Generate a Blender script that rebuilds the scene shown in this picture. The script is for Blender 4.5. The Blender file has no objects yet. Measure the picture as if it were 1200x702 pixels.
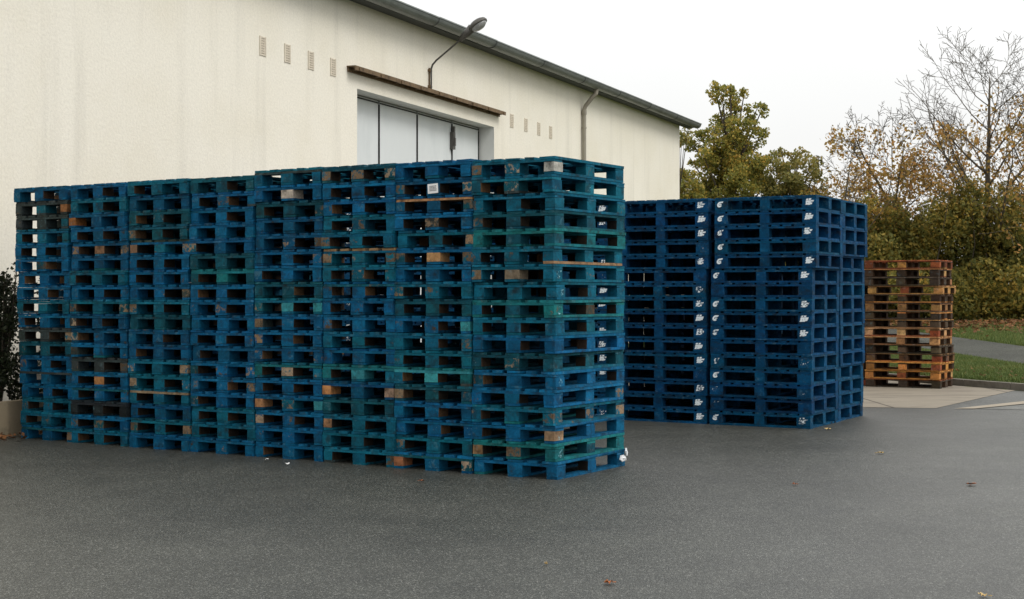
import bpy, math, random
import numpy as np
from mathutils import Vector, Matrix

R = random.Random(7)
NR = np.random.default_rng(11)
SC = bpy.context.scene
COL = SC.collection
F = 1730.0            # focal length in pixels of the 1200 px wide photograph
HZ = 343.0            # horizon row
CAMH = 1.515

# ------------------------------------------------------------------ helpers
class MB:
    """collects shapes, links them as ONE mesh object"""
    def __init__(s): s.v = []; s.f = []
    def box(s, c, d, rz=0.0, M=None, jit=0.0, rng=None):
        hx, hy, hz = d[0]/2, d[1]/2, d[2]/2
        b = len(s.v)
        cr, sr = math.cos(rz), math.sin(rz)
        for x, y, z in ((-hx,-hy,-hz),(hx,-hy,-hz),(hx,hy,-hz),(-hx,hy,-hz),(-hx,-hy,hz),(hx,-hy,hz),(hx,hy,hz),(-hx,hy,hz)):
            if jit:
                x += rng.uniform(-jit, jit); y += rng.uniform(-jit, jit); z += rng.uniform(-jit, jit)*.6
            p = Vector((x*cr-y*sr, x*sr+y*cr, z))
            if M is not None: p = M @ p
            s.v.append((p.x+c[0], p.y+c[1], p.z+c[2]))
        s.f += [tuple(b+i for i in q) for q in ((3,2,1,0),(4,5,6,7),(0,1,5,4),(1,2,6,5),(2,3,7,6),(3,0,4,7))]
    def tube(s, pts, rad, n=8, cap=True):
        """tube through a list of points with a list of radii"""
        pts = [Vector(p) for p in pts]
        rings = []
        for i, p in enumerate(pts):
            d = (pts[min(i+1, len(pts)-1)] - pts[max(i-1, 0)])
            if d.length < 1e-9: d = Vector((0,0,1))
            d.normalize()
            a = d.cross(Vector((0,0,1)))
            if a.length < 1e-3: a = d.cross(Vector((1,0,0)))
            a.normalize(); c = d.cross(a)
            b = len(s.v)
            for k in range(n):
                t = 2*math.pi*k/n
                q = p + (a*math.cos(t) + c*math.sin(t))*rad[i]
                s.v.append((q.x, q.y, q.z))
            rings.append(b)
        for i in range(len(rings)-1):
            for k in range(n):
                k2 = (k+1) % n
                s.f.append((rings[i]+k, rings[i]+k2, rings[i+1]+k2, rings[i+1]+k))
        if cap:
            s.f.append(tuple(rings[0]+k for k in range(n))[::-1])
            s.f.append(tuple(rings[-1]+k for k in range(n)))
    def poly(s, pts):
        b = len(s.v); s.v += [tuple(p) for p in pts]; s.f.append(tuple(range(b, b+len(pts))))
    def mesh(s, name, mat):
        me = bpy.data.meshes.new(name); me.from_pydata(s.v, [], s.f)
        if mat: me.materials.append(mat)
        me.update()
        return me
    def build(s, name, mat, parent=None, smooth=False):
        me = s.mesh(name, mat)
        if smooth: me.polygons.foreach_set('use_smooth', [True]*len(me.polygons))
        return link(name, me, parent)

def link(name, data, parent=None):
    o = bpy.data.objects.new(name, data); COL.objects.link(o)
    if parent: o.parent = parent
    return o

def tag(o, label=None, cat=None, group=None, kind=None):
    if label: o['label'] = label
    if cat: o['category'] = cat
    if group: o['group'] = group
    if kind: o['kind'] = kind
    return o

def thing(name, label, cat, loc=(0,0,0), rz=0.0, group=None):
    o = link(name, None); o.location = loc; o.rotation_euler = (0,0,rz)
    return tag(o, label, cat, group)

def gpt(px, py, z=0.0):
    """point of the level plane z seen at photo pixel (used to survey the yard)"""
    y = (CAMH-z)*F/(py-HZ); return ((px-600)/F*y, y, z)

# ------------------------------------------------------------------ materials
class NT:
    def __init__(s, name):
        s.m = bpy.data.materials.new(name); s.m.use_nodes = True
        s.t = s.m.node_tree; s.n = s.t.nodes; s.b = s.n['Principled BSDF']; s.out = s.n['Material Output']
    def add(s, typ, **kw):
        n = s.n.new(typ)
        for k, v in kw.items():
            if k in n.inputs.keys(): n.inputs[k].default_value = v
            else: setattr(n, k, v)
        return n
    def l(s, a, b): s.t.links.new(a, b)
    def noise(s, vec, scale, detail=4, rough=.55, dist=0.0):
        n = s.add('ShaderNodeTexNoise'); n.inputs['Scale'].default_value = scale
        n.inputs['Detail'].default_value = detail; n.inputs['Roughness'].default_value = rough
        n.inputs['Distortion'].default_value = dist
        if vec is not None: s.l(vec, n.inputs['Vector'])
        return n.outputs['Fac']
    def ramp(s, fac, stops):
        r = s.add('ShaderNodeValToRGB'); e = r.color_ramp.elements
        while len(e) < len(stops): e.new(0.5)
        for i, (p, c) in enumerate(stops):
            e[i].position = p; e[i].color = (c if len(c) == 4 else (*c, 1)) if not isinstance(c, float) else (c, c, c, 1)
        s.l(fac, r.inputs['Fac']); return r.outputs['Color']
    def math(s, op, a, b=None, clamp=False):
        n = s.add('ShaderNodeMath', operation=op); n.use_clamp = clamp
        for i, x in enumerate((a, b)):
            if x is None: continue
            if isinstance(x, (int, float)): n.inputs[i].default_value = x
            else: s.l(x, n.inputs[i])
        return n.outputs[0]
    def mix(s, fac, a, b, blend='MIX'):
        n = s.add('ShaderNodeMix', data_type='RGBA', blend_type=blend)
        for i, x in ((0, fac), (6, a), (7, b)):
            if isinstance(x, (int, float)): n.inputs[i].default_value = x
            elif isinstance(x, tuple): n.inputs[i].default_value = (*x, 1) if len(x) == 3 else x
            else: s.l(x, n.inputs[i])
        return n.outputs[2]
    def mapping(s, vec, scale=(1,1,1), rot=(0,0,0)):
        n = s.add('ShaderNodeMapping'); n.inputs['Scale'].default_value = scale; n.inputs['Rotation'].default_value = rot
        s.l(vec, n.inputs['Vector']); return n.outputs[0]
    def obj(s): return s.add('ShaderNodeTexCoord').outputs['Object']
    def bump(s, h, strength=.3, dist=.01):
        n = s.add('ShaderNodeBump'); n.inputs['Strength'].default_value = strength; n.inputs['Distance'].default_value = dist
        s.l(h, n.inputs['Height']); s.l(n.outputs[0], s.b.inputs['Normal'])
    def set(s, color=None, rough=None, spec=None, metal=None):
        for key, v in (('Base Color', color), ('Roughness', rough), ('Specular IOR Level', spec), ('Metallic', metal)):
            if v is None: continue
            if isinstance(v, (int, float)): s.b.inputs[key].default_value = v
            elif isinstance(v, tuple): s.b.inputs[key].default_value = (*v, 1)
            else: s.l(v, s.b.inputs[key])
        return s.m

def mat_pallet(name, wood, chipth, grain=(1,1,1), rough=.75):
    """painted or bare timber: tint from the object's colour, its alpha is how worn the paint is"""
    k = NT(name)
    oi = k.add('ShaderNodeObjectInfo')
    off = k.add('ShaderNodeVectorMath', operation='ADD')
    sc = k.math('MULTIPLY', oi.outputs['Random'], 53.0)
    comb = k.add('ShaderNodeCombineXYZ')
    for i in range(3): k.l(sc, comb.inputs[i])
    k.l(k.obj(), off.inputs[0]); k.l(comb.outputs[0], off.inputs[1])
    v = off.outputs[0]
    gv = k.mapping(v, grain)
    big = k.noise(v, 5.5, 5, .6)
    fine = k.noise(gv, 38, 6, .65)
    base = oi.outputs['Color']
    tint = k.ramp(big, [(.25, .5), (.5, .95), (.75, 1.45)])
    col = k.mix(1.0, base, tint, 'MULTIPLY')
    tint2 = k.ramp(fine, [(.25, .62), (.5, 1.0), (.78, 1.35)])
    col = k.mix(1.0, col, tint2, 'MULTIPLY')
    # scuffed, paler paint
    sc2 = k.noise(gv, 13, 7, .7, .4)
    scm = k.ramp(sc2, [(.57, 0.0), (.66, .65)])
    pale = k.mix(.55, col, (.16, .30, .34))
    col = k.mix(k.math('MULTIPLY', scm, .6), col, pale)
    # chips down to the timber
    ch = k.noise(v, 17, 8, .72)
    worn = k.math('MULTIPLY', oi.outputs['Alpha'], .24)
    thr = k.math('SUBTRACT', ch, k.math('SUBTRACT', chipth, worn))
    chm = k.math('MULTIPLY', thr, 16.0, True)
    wpick = k.ramp(k.math('FRACT', k.math('MULTIPLY', oi.outputs['Random'], 11.7)), [(0.0, tuple(c*.35 for c in wood)), (.4, tuple(c*.8 for c in wood)), (.75, tuple(c*1.15 for c in wood)), (1.0, (wood[0]*1.5, wood[1]*1.65, wood[2]*1.9))])
    wcol = k.mix(1.0, wpick, k.ramp(k.noise(gv, 55, 5, .7), [(.25, .5), (.75, 1.35)]), 'MULTIPLY')
    col = k.mix(chm, col, wcol)
    # black grime in blotches
    gr = k.noise(v, 8.5, 6, .66)
    col = k.mix(k.ramp(gr, [(.51, 0.0), (.70, .78)]), col, (.012, .012, .011))
    k.bump(k.math('ADD', fine, ch), .35, .004)
    return k.set(col, rough, .12)

M_PAINT = mat_pallet('painted_wood', (.24, .165, .10), .765)
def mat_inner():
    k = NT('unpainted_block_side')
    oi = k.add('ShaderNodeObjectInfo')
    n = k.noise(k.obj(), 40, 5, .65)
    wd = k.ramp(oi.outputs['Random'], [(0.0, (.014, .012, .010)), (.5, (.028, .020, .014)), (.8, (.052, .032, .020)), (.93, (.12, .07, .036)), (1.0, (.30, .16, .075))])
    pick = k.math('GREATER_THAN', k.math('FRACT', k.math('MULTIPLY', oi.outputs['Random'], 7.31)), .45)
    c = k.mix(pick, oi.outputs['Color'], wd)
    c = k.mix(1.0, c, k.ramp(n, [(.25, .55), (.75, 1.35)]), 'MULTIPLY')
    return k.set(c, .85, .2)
M_INNER = mat_inner()  # bare inner wood, darkened further to paint in the shade of the openings
M_WOOD = mat_pallet('bare_wood', (.12, .08, .05), .86, (1, 1, 1), .85)

def mat_stamp():
    k = NT('stencil_paint')
    oi = k.add('ShaderNodeObjectInfo')
    off = k.add('ShaderNodeVectorMath', operation='ADD')
    comb = k.add('ShaderNodeCombineXYZ')
    for i in range(3): k.l(k.math('MULTIPLY', oi.outputs['Random'], 37.0), comb.inputs[i])
    k.l(k.obj(), off.inputs[0]); k.l(comb.outputs[0], off.inputs[1])
    n = k.noise(off.outputs[0], 38, 5, .65)
    thr = k.math('SUBTRACT', .80, k.math('MULTIPLY', oi.outputs['Alpha'], .52))
    a = k.math('MULTIPLY', k.math('SUBTRACT', n, thr), 9.0, True)
    k.l(a, k.b.inputs['Alpha'])
    return k.set(oi.outputs['Color'], .7, .2)
M_STAMP = mat_stamp()

def mat_wall():
    k = NT('cream_render')
    v = k.obj()
    blot = k.noise(v, .55, 5, .6)
    c = k.ramp(blot, [(.3, (.76, .715, .60)), (.55, (.81, .77, .67)), (.8, (.83, .795, .70))])
    st = k.noise(k.mapping(v, (2.3, 2.3, .16)), 1.0, 7, .62)
    c = k.mix(k.ramp(st, [(.53, 0.0), (.76, .34)]), c, (.50, .475, .41))
    st2 = k.noise(k.mapping(v, (7.5, 7.5, .30)), 1.0, 5, .6)
    c = k.mix(k.ramp(st2, [(.66, 0.0), (.80, .34)]), c, (.42, .40, .35))
    fine = k.noise(v, 26, 6, .7)
    c = k.mix(1.0, c, k.ramp(fine, [(.25, .88), (.75, 1.08)]), 'MULTIPLY')
    k.bump(fine, .5, .01)
    return k.set(c, .92, .15)

def mat_plain(name, col, rough=.6, var=.25, scale=6.0, metal=0.0, spec=.4, bump=.15, stretch=(1,1,1), dirt=None):
    k = NT(name)
    v = k.mapping(k.obj(), stretch)
    n = k.noise(v, scale, 6, .62)
    c = k.mix(n, tuple(x*(1-var) for x in col), tuple(x*(1+var) for x in col))
    if dirt:
        c = k.mix(k.ramp(k.noise(v, scale*.6, 7, .7), [(.5, 0.0), (.68, .8)]), c, dirt)
    k.bump(k.noise(v, scale*5, 4, .6), bump, .006)
    return k.set(c, rough, spec, metal)

def mat_asphalt(name, dark=1.0, warm=0.0, rr=(.40, .56), spec=.55):
    k = NT(name)
    v = k.obj()
    vo = k.add('ShaderNodeTexVoronoi'); vo.inputs['Scale'].default_value = 150.0; k.l(k.mapping(v, (1, .5, 1)), vo.inputs['Vector'])
    sep = k.add('ShaderNodeSeparateColor'); k.l(vo.outputs['Color'], sep.inputs[0])
    stone = k.ramp(sep.outputs[0], [(0.0, tuple(x*dark for x in (.032, .033, .027))), (.6, tuple(x*dark for x in (.062, .064, .052))),
                                    (.86, tuple(x*dark for x in (.095, .098, .085))), (1.0, tuple(x*dark for x in (.20, .20, .178)))])
    big = k.noise(v, .32, 6, .6)
    med = k.noise(v, 2.6, 5, .65)
    c = k.mix(1.0, stone, k.ramp(big, [(.3, .78), (.7, 1.18)]), 'MULTIPLY')
    c = k.mix(1.0, c, k.ramp(med, [(.3, .84), (.7, 1.14)]), 'MULTIPLY')
    cr = k.noise(k.mapping(v, (.25, 2.2, 1)), 1.0, 6, .7)
    c = k.mix(k.ramp(cr, [(.66, 0.0), (.72, .22)]), c, (.02, .02, .019))
    if warm:      # a joint between two lays of asphalt, and old spills
        sx = k.add('ShaderNodeSeparateXYZ'); k.l(v, sx.inputs[0])
        wob = k.math('MULTIPLY', k.math('SUBTRACT', k.noise(v, 3.5, 5, .7), .5), .35)
        ln = k.math('ADD', k.math('ADD', sx.outputs[1], k.math('MULTIPLY', sx.outputs[0], .33)), wob)
        dd = k.math('ABSOLUTE', k.math('SUBTRACT', ln, 17.35))
        c = k.mix(k.math('MULTIPLY', k.ramp(dd, [(.0, .8), (.09, 0.0)]), k.noise(v, 1.3, 4)), c, (.012, .012, .011))
        sp = k.noise(v, 1.15, 6, .62, .6)
        c = k.mix(k.ramp(sp, [(.64, 0.0), (.72, .5)]), c, (.022, .022, .021))
    k.bump(k.math('SUBTRACT', 1.0, vo.outputs['Distance']), .6, .006)
    r = k.ramp(k.noise(v, .45, 6, .65), [(.3, rr[0]), (.7, rr[1])])
    return k.set(c, r, spec)

def mat_leaf(name, stops, rough=.6, trans=.5):
    k = NT(name)
    g = k.add('ShaderNodeNewGeometry')
    n = k.noise(k.obj(), .55, 3, .6)
    f = k.math('ADD', k.math('MULTIPLY', g.outputs['Random Per Island'], .62), k.math('MULTIPLY', k.math('SUBTRACT', n, .22), .75), True)
    c = k.ramp(f, stops)
    k.set(c, rough, .25)
    tr = k.add('ShaderNodeBsdfTranslucent'); k.l(c, tr.inputs['Color'])
    mx = k.add('ShaderNodeMixShader'); mx.inputs[0].default_value = trans
    k.l(k.b.outputs[0], mx.inputs[1]); k.l(tr.outputs[0], mx.inputs[2]); k.l(mx.outputs[0], k.out.inputs['Surface'])
    return k.m

M_AGED_SHADE = mat_plain('aged_shaded_block_side', (.085, .050, .030), .9, .5, 18.0, 0, .15)  # weathered inner faces, with the shade of the openings put into the colour
M_WALL = mat_wall()
M_ASPH = mat_asphalt('asphalt', .80, 1, (.38, .52))
M_ASPH2 = mat_asphalt('old_asphalt', 1.25)
M_LANE = mat_asphalt('lane_asphalt', .95, 0, (.8, .9), .15)
def mat_apron(*a):
    m = mat_plain(*a); t = m.node_tree; b = t.nodes['Principled BSDF']
    src = b.inputs['Base Color'].links[0].from_socket
    tc = t.nodes.new('ShaderNodeTexCoord'); sp = t.nodes.new('ShaderNodeSeparateXYZ'); t.links.new(tc.outputs['Object'], sp.inputs[0])
    prev = None
    for ax, per in ((0, 2.5), (1, 3.1)):
        q = None
        for op, val in (('DIVIDE', per), ('FRACT', None), ('LESS_THAN', .014)):
            n = t.nodes.new('ShaderNodeMath'); n.operation = op
            t.links.new(sp.outputs[ax] if q is None else q, n.inputs[0])
            if val is not None: n.inputs[1].default_value = val
            q = n.outputs[0]
        if prev is None: prev = q
        else:
            n = t.nodes.new('ShaderNodeMath'); n.operation = 'MAXIMUM'; t.links.new(prev, n.inputs[0]); t.links.new(q, n.inputs[1]); prev = n.outputs[0]
    mx = t.nodes.new('ShaderNodeMix'); mx.data_type = 'RGBA'; t.links.new(prev, mx.inputs[0]); t.links.new(src, mx.inputs[6]); mx.inputs[7].default_value = (.07, .06, .048, 1)
    t.links.new(mx.outputs[2], b.inputs['Base Color'])
    return m
M_CONC = mat_apron('apron_concrete', (.235, .205, .160), .85, .25, 1.6, 0, .25, .2, (1, 3.0, 1), (.14, .12, .095))
M_STRIPE = mat_plain('concrete_channel', (.30, .26, .20), .85, .2, 3.0, 0, .25)
M_KERB = mat_plain('kerb_stone', (.16, .145, .12), .9, .35, 5.0, 0, .2, .3, (1,1,1), (.05, .045, .03))
M_ZINC = mat_plain('weathered_zinc', (.185, .205, .195), .45, .35, 3.0, .25, .5, .1, (1, 1, 1), (.10, .11, .105))
M_EAVE = mat_plain('eave_board', (.075, .083, .080), .8, .3, 4.0)
M_ROOF = mat_plain('fibre_cement', (.13, .135, .125), .9, .3, 3.0)
M_DOOR = mat_plain('galvanised_door', (.64, .67, .67), .55, .10, 1.1, 0, .35, .06, (1, 1, .35), (.54, .575, .58))
M_REVEAL = mat_plain('reveal_render', (.66, .67, .64), .85, .1, 3.0)
M_SEAM = mat_plain('dark_rubber_seam', (.018, .018, .018), .8, .2)
M_RUST = mat_plain('rusty_rail', (.17, .115, .065), .75, .45, 9.0, .2, .3, .25, (1,1,1), (.045, .03, .02))
M_PIPE = mat_plain('downpipe_zinc', (.30, .275, .225), .6, .3, 4.0, .2, .3)
M_VENT = mat_plain('vent_clay', (.64, .575, .47), .9, .25, 20.0)
M_VENTBACK = mat_plain('vent_hole', (.40, .35, .28), .95, .2)
M_LAMPMETAL = mat_plain('lamp_metal', (.10, .095, .085), .5, .35, 14.0, .5, .4)
M_GLASS = mat_plain('lamp_dish', (.30, .31, .31), .2, .35, 18.0, 0, .6)
M_PLANTER = mat_plain('planter_concrete', (.30, .245, .165), .9, .25, 4.0, 0, .2, .3, (1,1,1), (.14, .12, .08))
M_SOIL = mat_plain('soil', (.05, .035, .022), .95, .4, 14.0, 0, .1, .5)
M_BARK = mat_plain('bark', (.085, .072, .055), .9, .4, 12.0, 0, .1, .5, (1,1,.3))
M_BARKPALE = mat_plain('pale_bark', (.11, .095, .075), .9, .4, 12.0, 0, .1, .5, (1,1,.3))
M_HOUSE = mat_plain('house_wall', (.55, .52, .46), .9, .1)
M_TILE = mat_plain('roof_tile', (.10, .095, .095), .85, .3, 8.0)
M_PAPER = mat_plain('paper', (.78, .78, .77), .7, .05, 30.0)
M_INK = mat_plain('print_ink', (.22, .22, .23), .7, .2, 60.0)
M_PLASTIC = mat_plain('plastic_film', (.80, .81, .82), .35, .05, 20.0)

G_GREEN = mat_leaf('autumn_green_leaf', [(0.0, (0.098, 0.121, 0.035)), (.35, (0.205, 0.218, 0.055)), (.62, (0.341, 0.302, 0.066)), (.85, (0.566, 0.390, 0.082)), (1.0, (0.741, 0.370, 0.098))])
G_BUSH = mat_leaf('olive_leaf', [(0.0, (0.103, 0.121, 0.038)), (.4, (0.216, 0.216, 0.065)), (.75, (0.367, 0.302, 0.091)), (1.0, (0.562, 0.367, 0.120))])
G_HEDGE = mat_leaf('hedge_leaf', [(0.0, (0.074, 0.089, 0.029)), (.38, (0.172, 0.175, 0.046)), (.66, (0.312, 0.260, 0.062)), (.88, (0.542, 0.366, 0.079)), (1.0, (0.689, 0.354, 0.094))])
G_ORANGE = mat_leaf('dry_orange_leaf', [(0.0, (0.172, 0.132, 0.034)), (.4, (0.333, 0.224, 0.057)), (.7, (0.483, 0.276, 0.081)), (1.0, (0.598, 0.299, 0.103))])
G_DARK = mat_leaf('evergreen_leaf', [(0.0, (.008, .013, .007)), (.5, (.020, .028, .012)), (1.0, (.05, .06, .022))], .5, .2)
G_LITTER = mat_leaf('litter_leaf', [(0.0, (.055, .028, .012)), (.5, (.15, .065, .025)), (1.0, (.30, .13, .045))], .7, .1)
G_GRASS = mat_leaf('grass_blade', [(0.0, (0.052, 0.088, 0.023)), (.5, (0.106, 0.150, 0.040)), (.85, (0.166, 0.187, 0.054)), (1.0, (0.270, 0.210, 0.090))], .6, .3)

def mat_ground():
    k = NT('turf')
    v = k.obj()
    n = k.noise(v, 3.0, 6, .65); b = k.noise(v, .35, 4, .6)
    c = k.ramp(n, [(.3, (.030, .052, .014)), (.55, (.062, .100, .022)), (.8, (.11, .125, .034))])
    c = k.mix(k.ramp(b, [(.45, 0.0), (.62, .75)]), c, (.105, .075, .032))
    k.bump(k.noise(v, 22, 5, .7), .8, .03)
    return k.set(c, .95, .1)
M_TURF = mat_ground()

# ------------------------------------------------------------------ ground, yard, lane
KX, KY = 7.30, 23.90                    # a point of the kerb line
KD = (.458, -.889); KN = (.889, .458)   # along it, and away from the yard
def qd(x, y): return (x-KX)*KN[0] + (y-KY)*KN[1]
def zf(x, y):
    q = qd(x, y)
    if q < .10: return -.012
    if q < .45: return -.012 + (.095+.012)*(q-.10)/.35
    return .095 + .0155*(min(q, 45)-.45)

def grid_axis(lo, hi, fine_lo, fine_hi, step):
    a = list(np.arange(fine_lo, fine_hi+1e-6, step))
    d = step; x = fine_hi
    while x < hi: d *= 1.5; x = min(hi, x+d); a.append(x)
    d = step; x = fine_lo
    while x > lo: d *= 1.5; x = max(lo, x-d); a.insert(0, x)
    return a
gx = grid_axis(-900, 900, 2, 16, .35); gy = grid_axis(-200, 1500, 16, 36, .35)
m = MB()
for y in gy:
    for x in gx: m.v.append((x, y, zf(x, y)))
nx = len(gx)
for j in range(len(gy)-1):
    for i in range(nx-1):
        a = j*nx+i; m.f.append((a, a+1, a+nx+1, a+nx))
tag(m.build('ground', M_TURF, smooth=True), kind='structure')

m = MB()
s0 = (KX-KD[0]*45-KN[0]*.02, KY-KD[1]*45-KN[1]*.02); s1 = (KX+KD[0]*30-KN[0]*.02, KY+KD[1]*30-KN[1]*.02)
m.poly([(s0[0], s0[1], 0), (-70, 70, 0), (-70, -40, 0), (60, -40, 0), (s1[0]+30, s1[1]-20, 0), (s1[0], s1[1], 0)])
tag(m.build('asphalt_yard', M_ASPH), kind='structure')

def kp(s, q=0.0): return (KX+KD[0]*s+KN[0]*q, KY+KD[1]*s+KN[1]*q)
m = MB()   # concrete apron under the timber pallets
e1 = kp(1.15, -.03); e0 = kp(-6.0, -.03)
m.poly([(0.3, 20.25, .004), (5.55, 19.33, .004), (e1[0], e1[1], .004), (e0[0], e0[1], .004), (0.3, 29.2, .004)])
tag(m.build('concrete_apron', M_CONC), kind='structure')
m = MB()
a = gpt(1117.6, 479.5); b = gpt(1141.6, 479.5); c = kp(2.75, -.03); d = kp(2.40, -.03)
m.poly([(a[0], a[1], .008), (b[0], b[1], .008), (c[0], c[1], .008), (d[0], d[1], .008)])
tag(m.build('concrete_channel', M_STRIPE), kind='structure')
m = MB()   # an older, paler asphalt surface up to the kerb
z4 = .004
b2 = kp(2.85, -.03); b3 = kp(20, -.03)
m.poly([(b[0]+.05, b[1], z4), (14.5, 17.0, z4), (b3[0], b3[1], z4), (b2[0], b2[1], z4)])
tag(m.build('old_asphalt_paving', M_ASPH2), kind='structure')

m = MB()   # kerb in one-metre stones
for i in range(-24, 22):
    s = i*1.0
    x, y = kp(s+.5, .085)
    m.box((x, y, .035+R.uniform(-.006, .006)), (.986, .15, .15), math.atan2(KD[1], KD[0]))
tag(m.build('kerb', M_KERB), kind='structure')

m = MB()   # the lane beyond the lawn
ys = [17+i*.8 for i in range(80)]
for i, y in enumerate(ys):
    t = (y-27.85)/12.0
    xl, xr = 9.62-.015*(y-28), 12.0+.02*(y-34)
    for j in range(5):
        x = xl+(xr-xl)*j/4
        m.v.append((x, y, max(zf(x, y), .0)+.03))
for i in range(len(ys)-1):
    for j in range(4):
        a = i*5+j; m.f.append((a, a+1, a+6, a+5))
tag(m.build('lane', M_LANE, smooth=True), kind='structure')

# ------------------------------------------------------------------ foliage mesh
def leaf_mesh(name, mat, pts, sizes, parent=None, flat=0.0, ratio=.62, group=None):
    """many small diamond leaves, each a face of its own"""
    n = len(pts)
    P = np.asarray(pts, float); S = np.asarray(sizes, float)[:, None]
    a = NR.normal(size=(n, 3)); a /= np.linalg.norm(a, axis=1)[:, None]
    b = NR.normal(size=(n, 3))
    if flat:
        a[:, 2] *= (1-flat); b[:, 2] *= (1-flat)
        a /= np.linalg.norm(a, axis=1)[:, None]
    b -= (a*b).sum(1)[:, None]*a; b /= np.linalg.norm(b, axis=1)[:, None]
    V = np.empty((n, 4, 3))
    V[:, 0] = P - a*S*.5; V[:, 1] = P + b*S*ratio*.5 + a*S*.05; V[:, 2] = P + a*S*.5; V[:, 3] = P - b*S*ratio*.5 + a*S*.05
    me = bpy.data.meshes.new(name)
    me.vertices.add(n*4); me.vertices.foreach_set('co', V.reshape(-1))
    me.loops.add(n*4); me.loops.foreach_set('vertex_index', np.arange(n*4, dtype=np.int32))
    me.polygons.add(n); me.polygons.foreach_set('loop_start', np.arange(0, n*4, 4, dtype=np.int32))
    me.materials.append(mat); me.update(calc_edges=True); me.validate()
    return link(name, me, parent)

def clump_points(c, r, n, squash=.85, shell=.55):
    d = NR.normal(size=(n, 3)); d /= np.linalg.norm(d, axis=1)[:, None]
    u = NR.random(n)**(1/3)
    u = shell*u**.5 + (1-shell)*u
    p = d*(u*r)[:, None]; p[:, 2] *= squash
    return p + np.asarray(c)[None]

# grass blades on the lawn strip
def blades(name, n, xr, yr, hlo, hhi, test, w=.012):
    V = []; Fc = []
    k = 0
    while k < n:
        x = R.uniform(*xr); y = R.uniform(*yr)
        if not test(x, y): continue
        z = zf(x, y); h = R.uniform(hlo, hhi); t = R.uniform(0, 6.283); dx, dy = math.cos(t)*w, math.sin(t)*w
        lx, ly = R.gauss(0, .03), R.gauss(0, .03)
        b = len(V)
        V += [(x-dx, y-dy, z), (x+dx, y+dy, z), (x+lx, y+ly, z+h)]; Fc.append((b, b+1, b+2)); k += 1
    me = bpy.data.meshes.new(name); me.from_pydata(V, [], Fc); me.materials.append(G_GRASS); me.update()
    return link(name, me)
g = blades('grass', 60000, (4, 10.0), (20, 36), .03, .085, lambda x, y: qd(x, y) > .18 and x < 9.55-.015*(y-28) and x > .22*y)
tag(g, kind='stuff')
g = blades('verge_grass', 26000, (9, 22), (30, 54), .05, .14, lambda x, y: x > 12.15+.02*(y-34) and x < .38*y and R.random() < 1.1-(y-38)/18, .016)
tag(g, kind='stuff')
pts = []
while len(pts) < 7000:
    x = R.uniform(6, 24); y = 53-abs(R.gauss(0, 5))
    if y > 56 or y < 38: continue
    if 9.3-.015*(y-28) < x < 12.2+.02*(y-34) and R.random() < .92: continue
    pts.append((x, y, zf(x, y)+R.uniform(.02, .12)))
for _ in range(260):      # blown on the lawn and along the kerb
    q = abs(R.gauss(0, 1.2))+.2; a = R.uniform(-8, 3); x, y = kp(a, q); pts.append((x, y, zf(x, y)+.05))
tag(leaf_mesh('fallen_leaf_litter', G_LITTER, pts, [R.uniform(.09, .2) if p[1] > 36 else R.uniform(.05, .10) for p in pts], flat=.7), kind='stuff')

# ------------------------------------------------------------------ trees
def grow(segs, tips, p, d, L, r, lev, P):
    n = P['n'][lev]
    pts = [p.copy()]; rad = [r]
    rend = r*P['taper'][lev]
    dirs = []
    for i in range(n):
        j = P['wob'][lev]
        d = (d + Vector((R.gauss(0, j), R.gauss(0, j), R.gauss(0, j))) + Vector((0, 0, P['up'][lev]))).normalized()
        p = p + d*(L/n)
        pts.append(p.copy()); rad.append(r+(rend-r)*(i+1)/n); dirs.append(d.copy())
    segs.append((lev, pts, rad))
    if lev >= P['levels']-1:
        tips += [pts[-1], pts[len(pts)//2]]
        return
    for k in range(P['kids'][lev]):
        f = P['start'][lev] + (1-P['start'][lev])*(k+R.random()*.8)/P['kids'][lev]
        f = min(f, .999)
        i = int(f*n); q = pts[i].lerp(pts[i+1], f*n-i); dd = dirs[i]
        az = k*2.399+R.uniform(-.5, .5)
        side = dd.cross(Vector((0, 0, 1)))
        if side.length < .1: side = Vector((1, 0, 0))
        side.normalize(); side = Matrix.Rotation(az, 3, dd) @ side
        ang = P['ang'][lev]+R.uniform(-.18, .18)
        nd = (dd*math.cos(ang)+side*math.sin(ang)).normalized()
        rr = (r+(rend-r)*f)*P['rr'][lev]
        grow(segs, tips, q, nd, L*P['ll'][lev]*(1.15-.65*f)*R.uniform(.75, 1.2), rr, lev+1, P)

def bare_tree(name, label, x, y, H, lean, P, nleaf, lsize, mat_l, mat_b, r0, zone=(0, 1)):
    root = thing(name, label, 'tree', (x, y, zf(x, y)-.05))
    segs, tips = [], []
    grow(segs, tips, Vector((0, 0, 0)), Vector((lean[0], lean[1], 1)).normalized(), H, r0, 0, P)
    for part, lv in (('trunk', (0,)), ('limbs', (1,)), ('twigs', tuple(range(2, 9)))):
        m = MB()
        for l, pts, rad in segs:
            if l in lv: m.tube(pts, [max(q, .0085) for q in rad], 8 if l == 0 else (6 if l == 1 else 3), cap=l < 2)
        if m.v: m.build(part, mat_b, root, smooth=True)
    if nleaf:
        cand = [t for t in tips if zone[0]*H <= t.z <= zone[1]*H and R.random() < 1.15-(t.z/H)] or tips
        lp = []
        for _ in range(nleaf):
            t = R.choice(cand); lp.append((t.x+R.gauss(0, .17), t.y+R.gauss(0, .17), t.z+R.gauss(0, .13)))
        leaf_mesh('crown', mat_l, lp, [R.uniform(*lsize) for _ in lp], root)
    return root

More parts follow.
